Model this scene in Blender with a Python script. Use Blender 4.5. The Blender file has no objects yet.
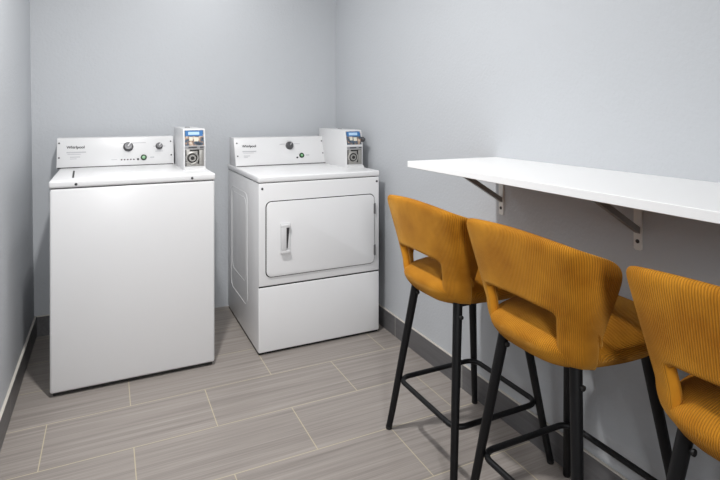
import bpy, bmesh, math, random
from mathutils import Vector, Matrix
random.seed(4)
S = bpy.context.scene
COL = S.collection
PI = math.pi

# ------------------------------------------------------------------ materials
def lin(c):
    return tuple(((v / 255) / 12.92 if v / 255 <= .04045 else ((v / 255 + .055) / 1.055) ** 2.4) for v in c) + (1,)

def base_mat(name, rgb, rough=.5, metal=0, spec=.5, coat=0):
    m = bpy.data.materials.new(name); m.use_nodes = True
    b = m.node_tree.nodes['Principled BSDF']
    b.inputs['Base Color'].default_value = lin(rgb)
    b.inputs['Roughness'].default_value = rough
    b.inputs['Metallic'].default_value = metal
    b.inputs['Specular IOR Level'].default_value = spec
    b.inputs['Coat Weight'].default_value = coat
    return m, m.node_tree, b

def N(nt, t, **kw):
    n = nt.nodes.new(t)
    for k, v in kw.items(): setattr(n, k, v)
    return n

def mapped(nt, coord='Object', scale=(1, 1, 1), loc=(0, 0, 0)):
    tc = N(nt, 'ShaderNodeTexCoord'); mp = N(nt, 'ShaderNodeMapping')
    mp.inputs['Scale'].default_value = scale; mp.inputs['Location'].default_value = loc
    nt.links.new(tc.outputs[coord], mp.inputs['Vector'])
    return mp.outputs['Vector']

def bump(nt, b, height, strength=.2, dist=.002):
    bp = N(nt, 'ShaderNodeBump')
    bp.inputs['Strength'].default_value = strength; bp.inputs['Distance'].default_value = dist
    nt.links.new(height, bp.inputs['Height']); nt.links.new(bp.outputs['Normal'], b.inputs['Normal'])
    return bp

def grain(name, rgb, rough, amount=.04, scale=30, bstr=0, bdist=.001, metal=0, spec=.5, coat=0):
    """flat colour with a light procedural variation"""
    m, nt, b = base_mat(name, rgb, rough, metal, spec, coat)
    v = mapped(nt)
    no = N(nt, 'ShaderNodeTexNoise'); no.inputs['Scale'].default_value = scale; no.inputs['Detail'].default_value = 4
    nt.links.new(v, no.inputs['Vector'])
    mx = N(nt, 'ShaderNodeMix', data_type='RGBA')
    c = lin(rgb)
    mx.inputs[6].default_value = tuple(x * (1 - amount) for x in c[:3]) + (1,)
    mx.inputs[7].default_value = tuple(min(1, x * (1 + amount)) for x in c[:3]) + (1,)
    nt.links.new(no.outputs['Fac'], mx.inputs[0]); nt.links.new(mx.outputs[2], b.inputs['Base Color'])
    if bstr: bump(nt, b, no.outputs['Fac'], bstr, bdist)
    return m

def wall_mat():
    m, nt, b = base_mat('painted_plaster', (188, 191, 195), .62, spec=.3)
    v = mapped(nt)
    n1 = N(nt, 'ShaderNodeTexNoise'); n1.inputs['Scale'].default_value = 75; n1.inputs['Detail'].default_value = 3
    n2 = N(nt, 'ShaderNodeTexNoise'); n2.inputs['Scale'].default_value = 9; n2.inputs['Detail'].default_value = 2
    nt.links.new(v, n1.inputs['Vector']); nt.links.new(v, n2.inputs['Vector'])
    ad = N(nt, 'ShaderNodeMath', operation='MULTIPLY_ADD')
    nt.links.new(n2.outputs['Fac'], ad.inputs[0]); ad.inputs[1].default_value = .6
    nt.links.new(n1.outputs['Fac'], ad.inputs[2])
    bump(nt, b, ad.outputs[0], .35, .004)
    return m

def floor_mat():
    m, nt, b = base_mat('plank_tile', (160, 150, 142), .42, spec=.4)
    v = mapped(nt, loc=(-.089 + .307 + 6.14, -1.821 + 6.14, 0))
    br = N(nt, 'ShaderNodeTexBrick'); br.offset = .5; br.offset_frequency = 2
    br.inputs['Scale'].default_value = 1
    br.inputs['Brick Width'].default_value = .614; br.inputs['Row Height'].default_value = .307
    br.inputs['Mortar Size'].default_value = .0019; br.inputs['Mortar Smooth'].default_value = .1
    br.inputs['Color1'].default_value = (.46, .46, .46, 1); br.inputs['Color2'].default_value = (.54, .54, .54, 1)
    br.inputs['Mortar'].default_value = (.5, .5, .5, 1)
    nt.links.new(v, br.inputs['Vector'])
    vs = mapped(nt, scale=(2.2, 170, 1))
    st = N(nt, 'ShaderNodeTexNoise'); st.inputs['Scale'].default_value = 1; st.inputs['Detail'].default_value = 5
    st.inputs['Roughness'].default_value = .6
    nt.links.new(vs, st.inputs['Vector'])
    vs2 = mapped(nt, scale=(1.0, 45, 1))
    st2 = N(nt, 'ShaderNodeTexNoise'); st2.inputs['Scale'].default_value = 1; st2.inputs['Detail'].default_value = 3
    nt.links.new(vs2, st2.inputs['Vector'])
    ad = N(nt, 'ShaderNodeMath', operation='ADD')
    nt.links.new(st.outputs['Fac'], ad.inputs[0]); nt.links.new(st2.outputs['Fac'], ad.inputs[1])
    ad2 = N(nt, 'ShaderNodeMath', operation='ADD')
    nt.links.new(ad.outputs[0], ad2.inputs[0]); nt.links.new(br.outputs['Color'], ad2.inputs[1])
    hf = N(nt, 'ShaderNodeMath', operation='MULTIPLY'); hf.inputs[1].default_value = 1 / 3
    nt.links.new(ad2.outputs[0], hf.inputs[0])
    cr = N(nt, 'ShaderNodeValToRGB')
    cr.color_ramp.elements[0].position = .36; cr.color_ramp.elements[0].color = lin((124, 117, 112))
    cr.color_ramp.elements[1].position = .64; cr.color_ramp.elements[1].color = lin((172, 164, 158))
    nt.links.new(hf.outputs[0], cr.inputs['Fac'])
    mx = N(nt, 'ShaderNodeMix', data_type='RGBA'); mx.inputs[7].default_value = lin((190, 179, 154))
    nt.links.new(br.outputs['Fac'], mx.inputs[0]); nt.links.new(cr.outputs['Color'], mx.inputs[6])
    nt.links.new(mx.outputs[2], b.inputs['Base Color'])
    iv = N(nt, 'ShaderNodeMath', operation='MULTIPLY_ADD'); iv.inputs[1].default_value = -1.0
    nt.links.new(br.outputs['Fac'], iv.inputs[0]); nt.links.new(st.outputs['Fac'], iv.inputs[2])
    bump(nt, b, iv.outputs[0], .25, .0012)
    return m

def baseboard_mat(axis):
    m, nt, b = base_mat('baseboard_tile_' + axis, (96, 95, 96), .4, spec=.4)
    tc = N(nt, 'ShaderNodeTexCoord'); sp = N(nt, 'ShaderNodeSeparateXYZ')
    nt.links.new(tc.outputs['Object'], sp.inputs[0])
    a = sp.outputs['Y' if axis == 'y' else 'X']
    off = N(nt, 'ShaderNodeMath', operation='SUBTRACT'); off.inputs[1].default_value = 2.549 - 6.1
    nt.links.new(a, off.inputs[0])
    pp = N(nt, 'ShaderNodeMath', operation='PINGPONG'); pp.inputs[1].default_value = .305
    nt.links.new(off.outputs[0], pp.inputs[0])
    lt = N(nt, 'ShaderNodeMath', operation='LESS_THAN'); lt.inputs[1].default_value = .0018
    nt.links.new(pp.outputs[0], lt.inputs[0])
    v = mapped(nt, scale=(2, 2, 90) if False else ((90, 3, 90)))
    no = N(nt, 'ShaderNodeTexNoise'); no.inputs['Scale'].default_value = 1; no.inputs['Detail'].default_value = 3
    nt.links.new(v, no.inputs['Vector'])
    m0 = N(nt, 'ShaderNodeMix', data_type='RGBA')
    m0.inputs[6].default_value = lin((84, 83, 85)); m0.inputs[7].default_value = lin((112, 111, 112))
    nt.links.new(no.outputs['Fac'], m0.inputs[0])
    m1 = N(nt, 'ShaderNodeMix', data_type='RGBA'); m1.inputs[7].default_value = lin((178, 174, 168))
    nt.links.new(lt.outputs[0], m1.inputs[0]); nt.links.new(m0.outputs[2], m1.inputs[6])
    nt.links.new(m1.outputs[2], b.inputs['Base Color'])
    return m

def corduroy_mat(name, use_uv):
    m, nt, b = base_mat(name, (200, 140, 42), .85, spec=.15)
    b.inputs['Sheen Weight'].default_value = .35; b.inputs['Sheen Roughness'].default_value = .4
    b.inputs['Sheen Tint'].default_value = lin((250, 205, 120))
    tc = N(nt, 'ShaderNodeTexCoord'); sp = N(nt, 'ShaderNodeSeparateXYZ')
    nt.links.new(tc.outputs['UV' if use_uv else 'Object'], sp.inputs[0])
    mu = N(nt, 'ShaderNodeMath', operation='MULTIPLY'); mu.inputs[1].default_value = 2 * PI / .0052
    nt.links.new(sp.outputs['X' if use_uv else 'Y'], mu.inputs[0])
    sn = N(nt, 'ShaderNodeMath', operation='SINE'); nt.links.new(mu.outputs[0], sn.inputs[0])
    v = mapped(nt, scale=(1, 1, 1))
    no = N(nt, 'ShaderNodeTexNoise'); no.inputs['Scale'].default_value = 9; no.inputs['Detail'].default_value = 4
    nt.links.new(v, no.inputs['Vector'])
    cr = N(nt, 'ShaderNodeValToRGB')
    cr.color_ramp.elements[0].position = .32; cr.color_ramp.elements[0].color = lin((166, 103, 20))
    cr.color_ramp.elements[1].position = .68; cr.color_ramp.elements[1].color = lin((204, 138, 38))
    nt.links.new(no.outputs['Fac'], cr.inputs['Fac'])
    gr = N(nt, 'ShaderNodeMapRange'); gr.inputs[1].default_value = -1; gr.inputs[2].default_value = -.1
    gr.inputs[3].default_value = .62; gr.inputs[4].default_value = 1     # backing cloth, plus the shade between the wales put into the colour
    nt.links.new(sn.outputs[0], gr.inputs[0])
    mm = N(nt, 'ShaderNodeMix', data_type='RGBA', blend_type='MULTIPLY'); mm.inputs[0].default_value = 1
    nt.links.new(cr.outputs['Color'], mm.inputs[6]); nt.links.new(gr.outputs[0], mm.inputs[7])
    nt.links.new(mm.outputs[2], b.inputs['Base Color'])
    bump(nt, b, sn.outputs[0], .6, .0016)
    return m

def metal_plate_mat():
    m, nt, b = base_mat('brushed_metal', (168, 166, 162), .5, metal=.75)
    v = mapped(nt, scale=(60, 60, 500))
    no = N(nt, 'ShaderNodeTexNoise'); no.inputs['Scale'].default_value = 1
    nt.links.new(v, no.inputs['Vector']); bump(nt, b, no.outputs['Fac'], .12, .0005)
    return m

def coin_print_mat():
    """lower half of the instruction sign: a printed photo of hands and coins, illegible"""
    m, nt, b = base_mat('printed_sign', (80, 80, 80), .35)
    v = mapped(nt)
    no = N(nt, 'ShaderNodeTexNoise'); no.inputs['Scale'].default_value = 42; no.inputs['Detail'].default_value = 2
    nt.links.new(v, no.inputs['Vector'])
    cr = N(nt, 'ShaderNodeValToRGB'); e = cr.color_ramp.elements
    e[0].position = .34; e[0].color = lin((52, 58, 66)); e[1].position = .66; e[1].color = lin((206, 196, 184))
    for p, c in ((.45, (70, 92, 112)), (.5, (120, 100, 88)), (.57, (172, 146, 126))):
        q = e.new(p); q.color = lin(c)
    nt.links.new(no.outputs['Fac'], cr.inputs['Fac']); nt.links.new(cr.outputs['Color'], b.inputs['Base Color'])
    return m

M = {
 'wall': wall_mat(), 'floor': floor_mat(),
 'ceiling': grain('ceiling_paint', (235, 235, 233), .8, .02),
 'base_y': baseboard_mat('y'), 'base_x': baseboard_mat('x'),
 'caulk': grain('grout_caulk', (202, 197, 188), .7, .08, 25),
 'enamel': grain('white_enamel', (228, 228, 229), .28, .008, 6, spec=.5),
 'console': grain('console_enamel', (214, 214, 215), .32, .006, 6),
 'gap': grain('dark_gap', (38, 37, 36), .7, .1),
 'rubber': grain('black_base', (24, 23, 23), .6, .1),
 'screw': grain('screw_steel', (120, 120, 122), .35, .05, metal=.7),
 'darkscrew': grain('dark_screw', (66, 66, 68), .4, .05, metal=.4),
 'knob': grain('knob_grey', (92, 92, 94), .38, .06, 40, metal=.55),
 'knobpale': grain('knob_pale', (165, 165, 167), .35, .05, metal=.4),
 'green': grain('green_button', (12, 56, 20), .3, .06),
 'greenpale': grain('green_centre', (128, 178, 134), .35, .06),
 'ink': grain('grey_ink', (48, 48, 52), .5, .05),
 'paleink': grain('pale_ink', (176, 176, 180), .5, .03),
 'led': grain('indicator_dark', (86, 70, 78), .3, .05),
 'plate': metal_plate_mat(), 'sign': coin_print_mat(),
 'blue': grain('sign_blue', (58, 112, 168), .35, .08, 60),
 'paleblue': grain('sign_pale_blue', (176, 206, 232), .35, .04, 60),
 'cream': grain('sign_cream', (214, 208, 192), .4, .05),
 'laminate': grain('white_laminate', (240, 240, 240), .35, .006, 4, spec=.4),
 'bracket': grain('bracket_paint', (226, 224, 220), .45, .03, metal=.1),
 'brace': grain('brace_paint', (132, 130, 127), .45, .03, metal=.1),
 'leg': grain('black_powder_coat', (15, 15, 17), .5, .1, 60, .1, .0005, spec=.3),
 'cord': corduroy_mat('mustard_corduroy_back', True),
}

# ------------------------------------------------------------------ mesh helpers
def add_box(bm, lo, hi, bev=0, seg=2, mi=0, mat=None):
    g = bmesh.ops.create_cube(bm, size=1)
    vs = g['verts']
    c = [(a + b) / 2 for a, b in zip(lo, hi)]; d = [b - a for a, b in zip(lo, hi)]
    for v in vs: v.co = Vector([v.co[i] * d[i] + c[i] for i in range(3)])
    fs = set(f for v in vs for f in v.link_faces)
    if bev:
        es = set(e for v in vs for e in v.link_edges)
        r = bmesh.ops.bevel(bm, geom=list(es), offset=bev, segments=seg, profile=.5, affect='EDGES')
        vs = [v for v in r['verts']] ; fs = set(r['faces']) | set(f for v in vs for f in v.link_faces)
        vs = list(set(v for f in fs for v in f.verts))
    for f in fs: f.material_index = mi
    if mat is not None:
        for v in vs: v.co = mat @ v.co
    return vs

def add_prism(bm, pts, axis, a, b, bev=0, mi=0):
    """extrude a polygon of 2-D points along an axis ('x': pts are (y,z); 'y': pts are (x,z))"""
    def P(p, t): return (t, p[0], p[1]) if axis == 'x' else (p[0], t, p[1])
    v0 = [bm.verts.new(P(p, a)) for p in pts]; v1 = [bm.verts.new(P(p, b)) for p in pts]
    fs = [bm.faces.new(v0), bm.faces.new(v1[::-1])]
    n = len(pts)
    for i in range(n): fs.append(bm.faces.new((v0[i], v1[i], v1[(i + 1) % n], v0[(i + 1) % n])))
    bmesh.ops.recalc_face_normals(bm, faces=fs)
    for f in fs: f.material_index = mi
    if bev:
        es = list(set(e for f in fs for e in f.edges))
        bmesh.ops.bevel(bm, geom=es, offset=bev, segments=2, profile=.5, affect='EDGES')

def frame(dirv):
    d = Vector(dirv).normalized()
    up = Vector((0, 0, 1)) if abs(d.z) < .95 else Vector((1, 0, 0))
    x = up.cross(d).normalized(); return x, d.cross(x), d

def add_tube(bm, pts, rads, seg=14, closed=False, mi=0):
    pts = [Vector(p) for p in pts]; n = len(pts)
    if not hasattr(rads, '__len__'): rads = [rads] * n
    rings = []
    px = None
    for i, p in enumerate(pts):
        if closed: t = pts[(i + 1) % n] - pts[i - 1]
        else: t = pts[min(i + 1, n - 1)] - pts[max(i - 1, 0)]
        t.normalize()
        if px is None: x, y, _ = frame(t)
        else:
            x = (px - t * px.dot(t)).normalized(); y = t.cross(x)
        px = x
        rings.append([bm.verts.new(p + (x * math.cos(2 * PI * k / seg) + y * math.sin(2 * PI * k / seg)) * rads[i]) for k in range(seg)])
    fs = []
    for i in range(n if closed else n - 1):
        a, b = rings[i], rings[(i + 1) % n]
        for k in range(seg): fs.append(bm.faces.new((a[k], a[(k + 1) % seg], b[(k + 1) % seg], b[k])))
    if not closed:
        fs.append(bm.faces.new(rings[0][::-1])); fs.append(bm.faces.new(rings[-1]))
    for f in fs: f.material_index = mi

def add_lathe(bm, prof, mat, seg=24, mi=0):
    """profile of (radius, height) turned about local z, placed by a matrix"""
    rings = []
    for r, h in prof:
        rings.append([bm.verts.new(mat @ Vector((r * math.cos(2 * PI * k / seg), r * math.sin(2 * PI * k / seg), h))) for k in range(seg)])
    fs = []
    for a, b in zip(rings, rings[1:]):
        for k in range(seg): fs.append(bm.faces.new((a[k], a[(k + 1) % seg], b[(k + 1) % seg], b[k])))
    fs.append(bm.faces.new(rings[0][::-1])); fs.append(bm.faces.new(rings[-1]))
    for f in fs: f.material_index = mi

def rrect(x0, x1, z0, z1, r, n=6):
    out = []
    for cx, cz, a0 in ((x1 - r, z1 - r, 0), (x0 + r, z1 - r, 90), (x0 + r, z0 + r, 180), (x1 - r, z0 + r, 270)):
        for k in range(n + 1):
            a = math.radians(a0 + 90 * k / n); out.append((cx + r * math.cos(a), cz + r * math.sin(a)))
    return out

def obj(name, bm, mats, parent=None, smooth=False, autosmooth=None):
    me = bpy.data.meshes.new(name); bm.normal_update(); bm.to_mesh(me); bm.free()
    for m in (mats if isinstance(mats, (list, tuple)) else [mats]): me.materials.append(M[m])
    o = bpy.data.objects.new(name, me); COL.objects.link(o)
    if parent: o.parent = parent
    if smooth: me.polygons.foreach_set('use_smooth', [True] * len(me.polygons))
    if autosmooth:
        me.polygons.foreach_set('use_smooth', [True] * len(me.polygons))
        me.set_sharp_from_angle(angle=math.radians(autosmooth))
    return o

def box(name, lo, hi, mat, parent=None, bev=0, seg=2):
    bm = bmesh.new(); add_box(bm, lo, hi, bev, seg)
    return obj(name, bm, mat, parent, autosmooth=40 if bev else None)

def tag(o, label=None, cat=None, group=None, kind=None):
    if label: o['label'] = label
    if cat: o['category'] = cat
    if group: o['group'] = group
    if kind: o['kind'] = kind
    return o

def thing(name, loc, label, cat, group=None, rz=0):
    o = bpy.data.objects.new(name, None); COL.objects.link(o); o.location = loc; o.rotation_euler = (0, 0, rz)
    o.empty_display_size = .1
    return tag(o, label, cat, group)

def copy_tree(o, parent=None):
    c = o.copy(); COL.objects.link(c)
    if parent: c.parent = parent
    for ch in list(o.children): copy_tree(ch, c)
    return c

def text_obj(name, s, size, mat, M4, parent, shear=0):
    cu = bpy.data.curves.new(name, 'FONT'); cu.body = s; cu.size = size; cu.extrude = .0004; cu.offset = .0005; cu.shear = shear
    t = bpy.data.objects.new('tmp_text', cu); COL.objects.link(t)
    dg = bpy.context.evaluated_depsgraph_get(); dg.update()
    me = bpy.data.meshes.new_from_object(t.evaluated_get(dg))
    bpy.data.objects.remove(t)
    me.transform(M4); me.materials.clear(); me.materials.append(M[mat]); me.name = name
    o = bpy.data.objects.new(name, me); COL.objects.link(o); o.parent = parent
    return o

# ------------------------------------------------------------------ the room
X0, X1, Y0, Y1, ZC = -.365, 1.455, -2.4, 3.42, 2.45
def struct(name, bm, mats, **k): return tag(obj(name, bm, mats, **k), kind='structure')
bm = bmesh.new(); add_box(bm, (X0 - .2, Y0 - .1, -.1), (X1 + .2, Y1 + .1, 0)); struct('floor', bm, 'floor')
bm = bmesh.new(); add_box(bm, (X0 - .2, Y0 - .1, ZC), (X1 + .2, Y1 + .1, ZC + .1)); struct('ceiling', bm, 'ceiling')
bm = bmesh.new(); add_box(bm, (X0 - .2, Y1, 0), (X1 + .2, Y1 + .1, ZC)); struct('wall_back', bm, 'wall')
bm = bmesh.new(); add_box(bm, (X0 - .2, Y0 - .1, 0), (X1 + .2, Y0, ZC)); struct('wall_front', bm, 'wall')
bm = bmesh.new(); add_box(bm, (X1, Y0, 0), (X1 + .1, Y1, ZC)); struct('wall_right', bm, 'wall')
# the left wall leans out a touch towards its top
bm = bmesh.new(); add_prism(bm, [(X0, 0), (X0 - .03, ZC), (X0 - .15, ZC), (X0 - .15, 0)], 'y', Y0, Y1); struct('wall_left', bm, 'wall')
def baseboard(name, lo, hi, mat):
    bm = bmesh.new(); add_box(bm, lo, (hi[0], hi[1], hi[2] - .004), mi=0)
    add_box(bm, (lo[0] + .001, lo[1] + .001, hi[2] - .004), (hi[0] - .001, hi[1] - .001, hi[2]), mi=1)
    struct(name, bm, [mat, 'caulk'])
baseboard('baseboard_right', (X1 - .011, Y0, 0), (X1, Y1, .112), 'base_y')
baseboard('baseboard_left', (X0 - .002, Y0, 0), (X0 + .010, Y1, .112), 'base_y')
baseboard('baseboard_back', (X0 + .011, Y1 - .011, 0), (.18, Y1, .112), 'base_x')

# ------------------------------------------------------------------ laundry machines
def facing(x, y, z, tilt=0):
    """local xy -> world xz on a face that looks to -Y, tilted back"""
    return Matrix.Translation((x, y, z)) @ Matrix.Rotation(PI / 2 - tilt, 4, 'X')

def coin_box(parent, x, y, z, h=.216):
    """metered coin box: housing with a sloping sign panel, coin slide and lock"""
    w, dpt = .112, .44
    bm = bmesh.new()
    prof = [(y, z), (y, z + h - .088), (y + .022, z + h - .004), (y + .03, z + h), (y + dpt, z + h), (y + dpt, z)]
    add_prism(bm, prof, 'x', x, x + w, .003)
    cb = obj('coin_box', bm, 'console', parent, autosmooth=35)
    # ledge at the foot
    bm = bmesh.new(); add_prism(bm, [(y - .022, z), (y - .022, z + .008), (y + .001, z + .018), (y + .001, z)], 'x', x + .004, x + w - .002)
    obj('coin_ledge', bm, 'console', cb)
    # sign on the sloping part
    tl = math.atan2(.022, .084)
    F = facing(x + .007, y + .0003, z + h - .0875, tl)
    bm = bmesh.new()
    add_box(bm, (0, 0, 0), (.096, .082, .0012), mi=0, mat=F)
    add_box(bm, (.004, .050, .0005), (.092, .080, .0018), mi=1, mat=F)
    add_box(bm, (.018, .057, .0010), (.074, .073, .0024), mi=2, mat=F)
    add_box(bm, (.022, .026, .0005), (.040, .046, .0019), mi=3, mat=F)
    add_box(bm, (.046, .022, .0005), (.068, .044, .0019), mi=3, mat=F)
    obj('instruction_sign', bm, ['sign', 'blue', 'paleblue', 'cream'], cb)
    # strip under the sign, then the slide plate and round lock
    F = facing(x, y, z)
    bm = bmesh.new(); add_box(bm, (.006, .113, 0), (.104, .127, .004), .001, mat=F)
    add_box(bm, (.024, .117, .0035), (.066, .123, .005), mi=1, mat=F); add_box(bm, (.082, .117, .0035), (.1, .122, .005), mi=1, mat=F)
    obj('price_strip', bm, ['knobpale', 'ink'], cb)
    bm = bmesh.new(); add_box(bm, (.008, .022, 0), (.102, .110, .003), .001, mat=F)
    add_box(bm, (.078, .030, .0025), (.1, .106, .009), .002, mat=F)
    add_box(bm, (.008, .022, .0025), (.014, .108, .004), mi=1, mat=F)
    add_box(bm, (.070, .032, .0025), (.0775, .1, .0036), mi=1, mat=F)
    add_box(bm, (.03, .1, .0025), (.1, .108, .0038), mi=1, mat=F)
    obj('coin_slide_plate', bm, ['plate', 'gap'], cb, autosmooth=40)
    L = facing(x + .043, y - .003, z + .064)
    bm = bmesh.new(); add_lathe(bm, [(.033, 0), (.033, .006), (.028, .009), (.024, .006), (.019, .006), (.017, .012), (.010, .012)], L, 32)
    add_lathe(bm, [(.0245, .0062), (.0245, .0078), (.0195, .0078), (.0195, .0062)], L, 32, mi=1)
    obj('coin_lock', bm, ['plate', 'gap'], cb, autosmooth=40)
    bm = bmesh.new(); add_lathe(bm, [(.0098, .011), (.0098, .0135), (.002, .0135)], L, 20)
    obj('keyhole', bm, 'gap', cb)
    # small latch stud on the housing's top
    bm = bmesh.new(); add_lathe(bm, [(.014, 0), (.014, .004), (.009, .007), (.004, .007)], Matrix.Translation((x + .045, y + .2, z + h - .0005)), 18)
    obj('latch_stud', bm, 'knobpale', cb, autosmooth=40)
    return cb

def console(parent, x0, x1, y0, z0, y1, z1, yb):
    bm = bmesh.new()
    add_prism(bm, [(y0, z0), (y1, z1 - .004), (y1 + .006, z1), (yb, z1), (yb, z0)], 'x', x0, x1, .0025)
    add_box(bm, (x0 + .004, y0 - .003, z0 - .002), (x1 - .004, y0 + .006, z0 + .004), mi=1)
    c = obj('control_console', bm, ['console', 'gap'], parent, autosmooth=35)
    tilt = math.atan2(y1 - y0, z1 - z0)
    return c, (lambda x, h: facing(x, y0 + h * math.sin(tilt), z0 + h * math.cos(tilt), tilt))

def fastener(parent, F, name='screw', r=.0042, mat='darkscrew'):
    bm = bmesh.new(); add_lathe(bm, [(r, -.002), (r, .0016), (r * .6, .0026), (.0005, .0026)], F, 14)
    return obj(name, bm, mat, parent, autosmooth=40)

def knob(parent, F, r, name='selector_knob'):
    bm = bmesh.new()
    add_lathe(bm, [(r * 1.12, -.001), (r * 1.12, .003), (r, .004), (r * .9, .022), (r * .8, .025), (r * .2, .0245)], F, 28)
    k = obj(name, bm, 'knob', parent, autosmooth=35)
    bm = bmesh.new(); add_box(bm, (-.0035, -.004, .022), (.0035, r * .86, .029), .001, mat=F @ Matrix.Rotation(-.6, 4, 'Z'))
    obj('pointer_rib', bm, 'knobpale', k)
    return k

def start_button(parent, F, r=.0165):
    bm = bmesh.new(); add_lathe(bm, [(r, -.001), (r, .004), (r * .86, .0065), (r * .62, .0065), (r * .6, .004), (.001, .004)], F, 26)
    b = obj('start_button', bm, 'green', parent, autosmooth=35)
    b['label'] = 'green start button'
    bm = bmesh.new(); add_lathe(bm, [(r * .5, .0035), (r * .5, .0062), (r * .1, .0068)], F, 20)
    obj('button_centre', bm, 'greenpale', b)

def lamps(parent, F, name='indicator_light', r=.0042, mat='led'):
    bm = bmesh.new(); add_lathe(bm, [(r, -.001), (r, .001), (r * .5, .0022)], F, 12); return obj(name, bm, mat, parent)

def faint_print(parent, at, rows):
    """the faint lines of small print, too pale and small to read: thin pale ink dashes"""
    for x0, x1, h, th in rows:
        bm = bmesh.new(); add_box(bm, (0, -th / 2, -.0004), (x1 - x0, th / 2, .0005), mat=at(x0, h))
        obj('printed_line', bm, 'paleink', parent)

# ---- top-loading washer
WX0, WX1, WY0, WY1, WZ = -.227, .478, 2.645, 3.36, .948
def LW(p): return p
w = thing('washing_machine', (0, 0, 0), 'white top-loading coin washing machine standing by the left wall, with a flat blank front', 'washing machine')
box('cabinet', (WX0, WY0, .018), (WX1, WY1, .913), 'enamel', w, .010, 3)
bm = bmesh.new(); add_box(bm, (WX0 + .012, WY0 + .010, .006), (WX1 - .012, WY1 - .02, .020)); obj('base_frame', bm, 'rubber', w)
for fx in (WX0 + .045, WX1 - .045):
    for fy in (WY0 + .055, WY1 - .06):
        bm = bmesh.new(); add_lathe(bm, [(.024, 0), (.024, .009), (.014, .013), (.012, .023)], Matrix.Translation((fx, fy, 0)), 18)
        obj('levelling_foot', bm, 'rubber', w, autosmooth=40)
# dark strip painted as the gap's shade, then the top with its lid
box('gap_shade', (WX0 + .006, WY0 + .006, .911), (WX1 - .006, WY1 - .006, .917), 'gap', w)
box('top_panel', (WX0 - .003, WY0 - .004, .9155), (WX1 + .003, WY1, WZ), 'enamel', w, .008, 3)
lid = box('lid', (-.136, WY0 + .0, WZ - .006), (.335, 3.19, WZ + .003), 'enamel', w, .003, 2)
bm = bmesh.new(); add_prism(bm, [(2.742, WZ - .002), (2.742, WZ + .0012), (3.06, WZ + .0012), (3.06, WZ - .002)], 'x', -.004, .004)
for v in bm.verts: v.co.x += -.142 - (v.co.y - 2.742) / .318 * .012
obj('lid_mark', bm, 'gap', w)  # thin dark mark lying on the lid
c, at = console(w, -.245, .350, 3.22, WZ, 3.27, 1.108, 3.36)
text_obj('logo', 'Whirlpool', .0208, 'ink', at(-.199, .108), w)
faint_print(w, at, [(-.199, -.105, .086, .006), (-.195, -.13, .075, .0025), (-.182, -.134, .060, .004), (-.182, -.15, .050, .003),
                    (.06, .1, .132, .0025), (.12, .2, .132, .0025), (.24, .262, .109, .0025), (.285, .305, .109, .0025), (.25, .292, .08, .004), (.02, .05, .038, .0025)])
knob(w, at(.107, .110), .024, 'cycle_knob'); knob(w, at(.271, .110), .0175, 'temperature_knob')
start_button(w, at(.187, .045))
for k in range(5): lamps(w, at(.072 + .0158 * k, .036))
lamps(w, at(.157, .036), r=.006, mat='ink')
bm = bmesh.new(); add_box(bm, (0, -.003, -.0004), (.022, .003, .0005), mat=at(.221, .045)); obj('button_print', bm, 'paleink', w)
for sx, sh in ((-.235, .139), (-.234, .058), (.335, .137), (.336, .055)): fastener(w, at(sx, sh))
for sx in (-.125, .37): fastener(w, facing(sx, WY0 - .0035, .930), r=.006)
coin_box(w, .356, 2.85, WZ - .002)

# ---- front-loading dryer
DX0, DX1, DY0, DY1, DZ = .696, 1.392, 2.645, 3.395, .918
d = thing('clothes_dryer', (0, 0, 0), 'white coin clothes dryer with a front door standing in the right corner', 'clothes dryer')
box('cabinet', (DX0, DY0 + .004, .012), (DX1, DY1, .884), 'enamel', d, .008, 3)
bm = bmesh.new(); add_box(bm, (DX0 + .004, DY0 + .012, 0), (DX1 - .004, DY1 - .01, .014)); obj('base_frame', bm, 'rubber', d)
box('gap_shade', (DX0 + .005, DY0 + .006, .882), (DX1 - .005, DY1 - .006, .888), 'gap', d)  # dark strip painted as shade between cabinet and top
box('top_panel', (DX0 - .003, DY0 - .006, .886), (DX1 + .003, DY1, DZ), 'enamel', d, .008, 3)
box('lower_panel', (DX0 + .001, DY0 - .004, .014), (DX1 - .001, DY0 + .02, .3475), 'enamel', d, .006, 3)
box('panel_gap', (DX0 + .003, DY0 - .001, .346), (DX1 - .003, DY0 + .012, .356), 'gap', d)
box('front_panel', (DX0 + .001, DY0 - .004, .3535), (DX1 - .001, DY0 + .02, .8825), 'enamel', d, .005, 3)
bm = bmesh.new(); add_prism(bm, rrect(.732, 1.361, .396, .790, .03), 'y', DY0 - .0055, DY0 + .002); obj('door_gap_shade', bm, 'gap', d)  # dark sheet standing in for the shade in the gap round the door
bm = bmesh.new(); add_prism(bm, rrect(.7365, 1.3565, .4005, .7855, .027), 'y', DY0 - .013, DY0 - .001, .0025)
door = obj('door', bm, 'enamel', d, autosmooth=35)
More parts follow.
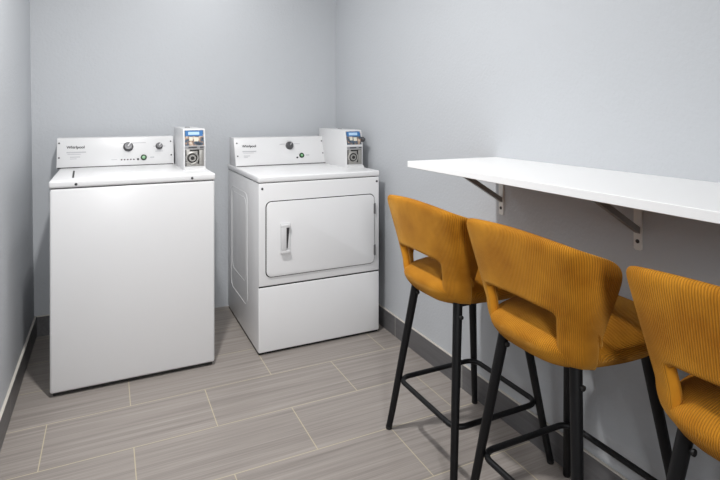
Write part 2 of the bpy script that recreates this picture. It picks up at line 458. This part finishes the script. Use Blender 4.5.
# handle: a recessed plate with an upright grip bridging it
bm = bmesh.new()
add_prism(bm, rrect(.806, .864, .512, .672, .006), 'y', DY0 - .0165, DY0 - .012, .001)
add_box(bm, (.809, DY0 - .034, .532), (.836, DY0 - .026, .656), .003)
add_box(bm, (.809, DY0 - .034, .650), (.858, DY0 - .014, .667), .003)
add_box(bm, (.809, DY0 - .034, .517), (.858, DY0 - .014, .534), .003)
h = obj('handle', bm, 'console', door, autosmooth=35)
bm = bmesh.new(); add_prism(bm, [(.840, .650), (.8565, .650), (.846, .540), (.840, .540)], 'y', DY0 - .0175, DY0 - .0155); obj('grip_shadow', bm, 'knob', door)  # grey wedge painted as the grip's shadow on the plate
for hz in (.707, .474):
    bm = bmesh.new(); add_box(bm, (1.3525, DY0 - .016, hz - .028), (1.3635, DY0 - .004, hz + .028), .002)
    add_tube(bm, [(1.359, DY0 - .015, hz - .03), (1.359, DY0 - .015, hz + .03)], .004, 10)
    obj('hinge', bm, 'screw', d, autosmooth=40)
# pressed outlines in the left side panel
bm = bmesh.new()
add_tube(bm, [(DX0 - .0005, a, b) for a, b in rrect(2.875, 3.29, .178, .798, .055, 8)], .0014, 8, True)
add_tube(bm, [(DX0 - .0005, a, b) for a, b in rrect(2.905, 3.26, .30, .768, .05, 8)], .0010, 8, True)
obj('side_pressing', bm, 'enamel', d, smooth=True)
c, at = console(d, .699, 1.285, 3.18, DZ, 3.24, 1.090, 3.36)
text_obj('logo', 'Whirlpool', .0208, 'ink', at(.746, .121), d)
faint_print(d, at, [(.746, .832, .094, .006), (.75, .815, .084, .0025), (.752, .79, .066, .004), (.752, .776, .056, .003),
                    (.985, 1.02, .135, .003), (1.035, 1.065, .155, .0025), (1.08, 1.12, .135, .003)])
knob(d, at(1.049, .124), .023, 'cycle_knob'); start_button(d, at(1.124, .057))
lamps(d, at(1.093, .044), r=.006, mat='ink')
bm = bmesh.new(); add_box(bm, (0, -.003, -.0004), (.024, .003, .0005), mat=at(1.152, .058)); obj('button_print', bm, 'paleink', d)
for sx, sh in ((.715, .148), (.715, .066), (1.272, .150), (1.271, .068)): fastener(d, at(sx, sh))
for sx, sz in ((.715, .856), (1.376, .858)): fastener(d, facing(sx, DY0 - .004, sz), r=.006)
cb = coin_box(d, 1.279, 2.85, DZ - .002, .226)
bm = bmesh.new()     # padlock hasp on the right side of this coin box
add_box(bm, (1.380, 2.853, DZ + .150), (1.402, 2.878, DZ + .182), .003)
add_lathe(bm, [(.011, 0), (.011, .018), (.006, .020)], facing(1.391, 2.856, DZ + .167), 18)
obj('padlock', bm, 'knob', cb, autosmooth=40)

# ------------------------------------------------------------------ wall counter and its brackets
bm = bmesh.new(); add_box(bm, (1.029, -.35, 1.0405), (X1, 1.722, 1.0635), .0012, 1)
tag(obj('wall_counter', bm, 'laminate'), 'long white laminate counter fixed to the right wall above the stools', 'counter')
def bracket(y, label):
    b = thing('shelf_bracket', (X1, y, .83), label, 'bracket')
    bm = bmesh.new()
    add_prism(bm, [(-.0135, .006), (-.0075, .001), (.0075, .001), (.0135, .006), (.0135, .21), (-.0135, .21)], 'y', -.0055, 0)
    for v in bm.verts: v.co = Vector((v.co.y, v.co.x, v.co.z))
    bmesh.ops.recalc_face_normals(bm, faces=bm.faces)
    obj('wall_plate', bm, 'bracket', b)
    box('arm', (-.30, -.0135, .2045), (-.0055, .0135, .21), 'bracket', b, .001, 1)
    bm = bmesh.new()
    add_prism(bm, [(-.0055, .052), (-.0055, .072), (-.225, .2045), (-.26, .2045)], 'y', -.009, .009, .0008)
    obj('brace', bm, 'brace', b)
    for z in (.028, .192):
        s = fastener(b, Matrix.Translation((-.0055, 0, z)) @ Matrix.Rotation(-PI / 2, 4, 'Y'), r=.0062); 
    return b
bracket(1.684, 'grey metal bracket holding the far left end of the white counter')
bracket(1.070, 'grey metal bracket under the white counter, seen above the gap between the two nearest stools')

# ------------------------------------------------------------------ bar stools
def interp(pts, s):
    """Catmull-Rom through (s, a, b) rows"""
    for i in range(len(pts) - 1):
        if s <= pts[i + 1][0] + 1e-9: break
    p1, p2 = pts[i], pts[i + 1]; p0 = pts[max(i - 1, 0)]; p3 = pts[min(i + 2, len(pts) - 1)]
    h = p2[0] - p1[0]; t = (s - p1[0]) / h; out = []
    for k in (1, 2):
        m1 = (p2[k] - p0[k]) / (p2[0] - p0[0]) * h; m2 = (p3[k] - p1[k]) / (p3[0] - p1[0]) * h
        out.append((2 * t**3 - 3 * t**2 + 1) * p1[k] + (t**3 - 2 * t**2 + t) * m1 + (-2 * t**3 + 3 * t**2) * p2[k] + (t**3 - t**2) * m2)
    return out

# half plans of the shell's outer face at three heights: (s, x, y), the other half mirrored
TOP = [(0, -.248, 0), (.25, -.245, .112), (.5, -.226, .212), (.68, -.168, .238), (1, -.052, .248)]
MID = [(0, -.218, 0), (.25, -.210, .095), (.5, -.168, .176), (.68, -.147, .190), (1, -.112, .196)]
LOW = [(0, -.180, 0), (.25, -.173, .080), (.5, -.143, .150), (.68, -.124, .163), (1, -.098, .170)]
def shell_point(s, z, zt):
    a = abs(s); sg = 1 if s >= 0 else -1
    t, m, l = interp(TOP, a), interp(MID, a), interp(LOW, a)
    if z >= .685: k = (z - .685) / (.92 - .685); x, y = (m[i] + (t[i] - m[i]) * k for i in (0, 1))
    else:
        k = max(0, (.685 - z) / .085); k = 1 - math.sqrt(max(0, 1 - k * k)) if k < 1 else 1
        x, y = (m[i] + (l[i] - m[i]) * k for i in (0, 1))
    return Vector((x, sg * y, z))

def make_backrest(parent):
    bm = bmesh.new(); uv = bm.loops.layers.uv.new('UVMap')
    ss = [-1, -.93, -.84, -.74, -.64, -.55, -.46, -.40, -.335, -.26, -.17, -.08, 0]
    ss = ss + [-a for a in ss[-2::-1]]
    hs, he = ss.index(-.335), ss.index(.335)
    rows = [.594, .622, .65, .668, .685, .70, .73, .752, .775, .81, .85, .885, 1]
    arc = [0]; 
    for a, b in zip(ss, ss[1:]): arc.append(arc[-1] + (shell_point(b, .8, 1) - shell_point(a, .8, 1)).length)
    G = []
    for i, s in enumerate(ss):
        zt = .940 - .072 * s * s
        col = []
        for z in rows:
            zz = zt if z == 1 else (z - .10 * s * s * max(0, (z - .70) / .055) if z <= .755 else (.755 - .10 * s * s) + (z - .755) / (.92 - .755) * (zt - .755 + .10 * s * s))
            col.append(bm.verts.new(shell_point(s, zz, zt)))
        G.append(col)
    # round the wings' top and the front edges
    for side in (0, -1):
        n = len(rows)
        G[side][-1].co += Vector((-.022, 0, -.020)); G[side][-2].co += Vector((-.006, 0, -.008))
        q = 1 if side == 0 else -2
        G[q][-1].co += Vector((-.006, 0, -.006))
    for side in (0, -1):
        for j, z in enumerate(rows):
            if z < .72: G[side][j].co.y *= .955
    wl = {}
    for i, sv in enumerate(ss):
        for v in G[i]: wl[v] = 1 if abs(sv) < .7 else (.8 if abs(sv) < .8 else (.55 if abs(sv) < .9 else .35))
    jh0, jh1 = 0, rows.index(.752)      # opening from the seat up to here
    for i in range(len(ss) - 1):
        for j in range(len(rows) - 1):
            if hs <= i < he and jh0 <= j < jh1: continue
            f = bm.faces.new((G[i][j], G[i + 1][j], G[i + 1][j + 1], G[i][j + 1]))
            for l, (a, b) in zip(f.loops, ((i, j), (i + 1, j), (i + 1, j + 1), (i, j + 1))): l[uv].uv = (arc[a], rows[b])
    for v in [v for v in bm.verts if not v.link_faces]: bm.verts.remove(v)
    bmesh.ops.recalc_face_normals(bm, faces=bm.faces)
    # outward = away from the seat centre
    f = max(bm.faces, key=lambda f: f.calc_center_median().z)
    if f.normal.x > 0 and abs(f.calc_center_median().y) < .1 or f.normal.dot(Vector((f.calc_center_median().x, f.calc_center_median().y, 0))) < 0:
        bmesh.ops.reverse_faces(bm, faces=bm.faces)
    bm.verts.index_update(); wts = [wl[v] for v in bm.verts]
    o = obj('backrest', bm, 'cord', parent, smooth=True)
    vg = o.vertex_groups.new(name='wall')
    for k, q in enumerate(wts): vg.add([k], q, 'REPLACE')
    so = o.modifiers.new('thickness', 'SOLIDIFY'); so.thickness = .030; so.vertex_group = 'wall'; so.offset = -1; so.use_even_offset = False
    su = o.modifiers.new('smooth', 'SUBSURF'); su.levels = 2; su.render_levels = 2
    return o

def make_seat(parent):
    bm = bmesh.new(); uv = bm.loops.layers.uv.new('UVMap')
    rings = []
    n = 44
    # (z, inset) from the underside up over the rolled edge to a slightly domed top
    prof = [(.582, .095), (.584, .056), (.597, .028), (.620, .008), (.650, -.002), (.668, .006), (.682, .022), (.692, .048), (.698, .10), (.700, .16)]
    for z, ins in prof:
        r = []
        for k in range(n):
            a = 2 * PI * k / n
            ca, sa = math.cos(a), math.sin(a); e = 2 / 3.4
            x = .003 + (.219 - ins) * (1 if ca >= 0 else -1) * abs(ca) ** e
            tt = max(0, min(1, (x + .2) / .25)); hw = .182 + .026 * tt * tt * (3 - 2 * tt)
            y = (hw - ins) * (1 if sa >= 0 else -1) * abs(sa) ** e
            r.append(bm.verts.new((x, y, z + max(0, z - .63) / .07 * (.05 * x - .45 * y * y))))
        rings.append(r)
    for a, b in zip(rings, rings[1:]):
        for k in range(n): bm.faces.new((a[k], a[(k + 1) % n], b[(k + 1) % n], b[k]))
    bm.faces.new(rings[0][::-1]); bm.faces.new(rings[-1])
    for f in bm.faces:
        for l in f.loops:
            p = l.vert.co; wgt = min(1, (abs(p.y) / .185)) ** 6
            l[uv].uv = (p.y + math.copysign(wgt * max(0, .70 - p.z), p.y), p.x)
    o = obj('seat', bm, 'cord', parent, smooth=True)
    su = o.modifiers.new('smooth', 'SUBSURF'); su.levels = 1; su.render_levels = 1
    return o

def make_stool():
    r = thing('bar_stool', (0, 0, 0), 'x', 'bar stool', 'mustard corduroy bar stools at the counter')
    make_backrest(r); make_seat(r)
    box('seat_plate', (-.120, -.120, .574), (.120, .120, .586), 'leg', r, .003, 1)
    for sx in (-1, 1):
        for sy in (-1, 1):
            top = Vector((sx * .132, sy * .132, .602)); bot = Vector((sx * .210, sy * .214, 0))
            bm = bmesh.new()
            n = 8; pts = [top.lerp(bot, k / n) for k in range(n + 1)]
            pts[-1] = Vector((bot.x, bot.y, .006)); 
            add_tube(bm, pts, [.0165 - .0045 * k / n for k in range(n + 1)], 18)
            lg = obj('leg', bm, 'leg', r, autosmooth=50)
            bm = bmesh.new(); add_lathe(bm, [(.0115, 0), (.0125, .003), (.0125, .012)], Matrix.Translation((bot.x, bot.y, 0)), 16)
            obj('foot_cap', bm, 'rubber', lg, autosmooth=40)
            p = top.lerp(bot, .075)
            bm = bmesh.new(); add_lathe(bm, [(.005, .010), (.005, .019), (.0075, .020), (.0075, .025), (.004, .027)],
                                        Matrix.Translation(p) @ Matrix.Rotation(PI / 2, 4, 'X') @ Matrix.Rotation(0 if True else 0, 4, 'Z'), 12)
            obj('bolt', bm, 'rubber', lg, autosmooth=40)
    # foot ring inside the legs
    zf = .205; k = zf / .602
    cx, cy = .210 + (.132 - .210) * k - .011, .214 + (.132 - .214) * k - .011
    pts = []
    for ax, ay, a0 in ((cx - .035, cy - .035, 0), (-cx + .035, cy - .035, 90), (-cx + .035, -cy + .035, 180), (cx - .035, -cy + .035, 270)):
        for q in range(9):
            a = math.radians(a0 + 90 * q / 8); pts.append((ax + .044 * math.cos(a), ay + .044 * math.sin(a), zf))
    bm = bmesh.new(); add_tube(bm, pts, .0095, 12, True)
    obj('footrest', bm, 'leg', r, smooth=True)
    return r

proto = make_stool()
spots = [((1.213, 1.606), 'mustard corduroy bar stool furthest back, nearest the clothes dryer'),
         ((1.213, 1.104), 'mustard corduroy bar stool in the middle of the row of three'),
         ((1.213, .552), 'mustard corduroy bar stool closest to the viewer, cut off at the right')]
for i, ((x, y), lb) in enumerate(spots):
    o = proto if i == 0 else copy_tree(proto)
    o.location = (x, y, 0); o['label'] = lb

# ------------------------------------------------------------------ light
def area(name, loc, target, power, size, size_y=None, color=(1, 1, 1), shape='DISK'):
    l = bpy.data.lights.new(name, 'AREA'); l.energy = power; l.shape = shape if not size_y else 'RECTANGLE'
    l.size = size; l.color = color
    if size_y: l.size_y = size_y
    o = bpy.data.objects.new(name, l); COL.objects.link(o); o.location = loc
    o.rotation_euler = (Vector(target) - Vector(loc)).to_track_quat('-Z', 'Y').to_euler()
    return o
area('ceiling_lamp', (.15, 1.74, 2.43), (.15, 1.735, 0), 35, .10, color=(1, .99, .975))
area('ceiling_lamp', (.54, 2.92, 2.43), (.54, 2.92, 0), 4.6, .09, color=(1, .99, .975))
area('fill_light', (-.17, -1.3, 1.75), (1.0, 2.7, .35), 9.5, .34, .9, color=(.98, .99, 1)).data.spread = math.radians(80)  # added fill lamp behind the viewpoint

wd = bpy.data.worlds.new('World'); S.world = wd; wd.use_nodes = True
wd.node_tree.nodes['Background'].inputs[0].default_value = (.6, .62, .66, 1)
wd.node_tree.nodes['Background'].inputs[1].default_value = .3

# ------------------------------------------------------------------ camera
cd = bpy.data.cameras.new('camera'); cam = bpy.data.objects.new('camera', cd); COL.objects.link(cam)
cam.location = (0, 0, 1.25); cam.rotation_euler = (PI / 2, 0, -math.radians(25.70))
cd.sensor_width = 36; cd.sensor_fit = 'HORIZONTAL'; cd.lens = 36 * 525 / 720
cd.shift_y = (112 - 240) / 720; cd.clip_start = .02
S.camera = cam
S.view_settings.view_transform = 'Standard'; S.view_settings.look = 'None'
S.view_settings.gamma = 1; S.view_settings.exposure = 0; S.view_settings.use_curve_mapping = False
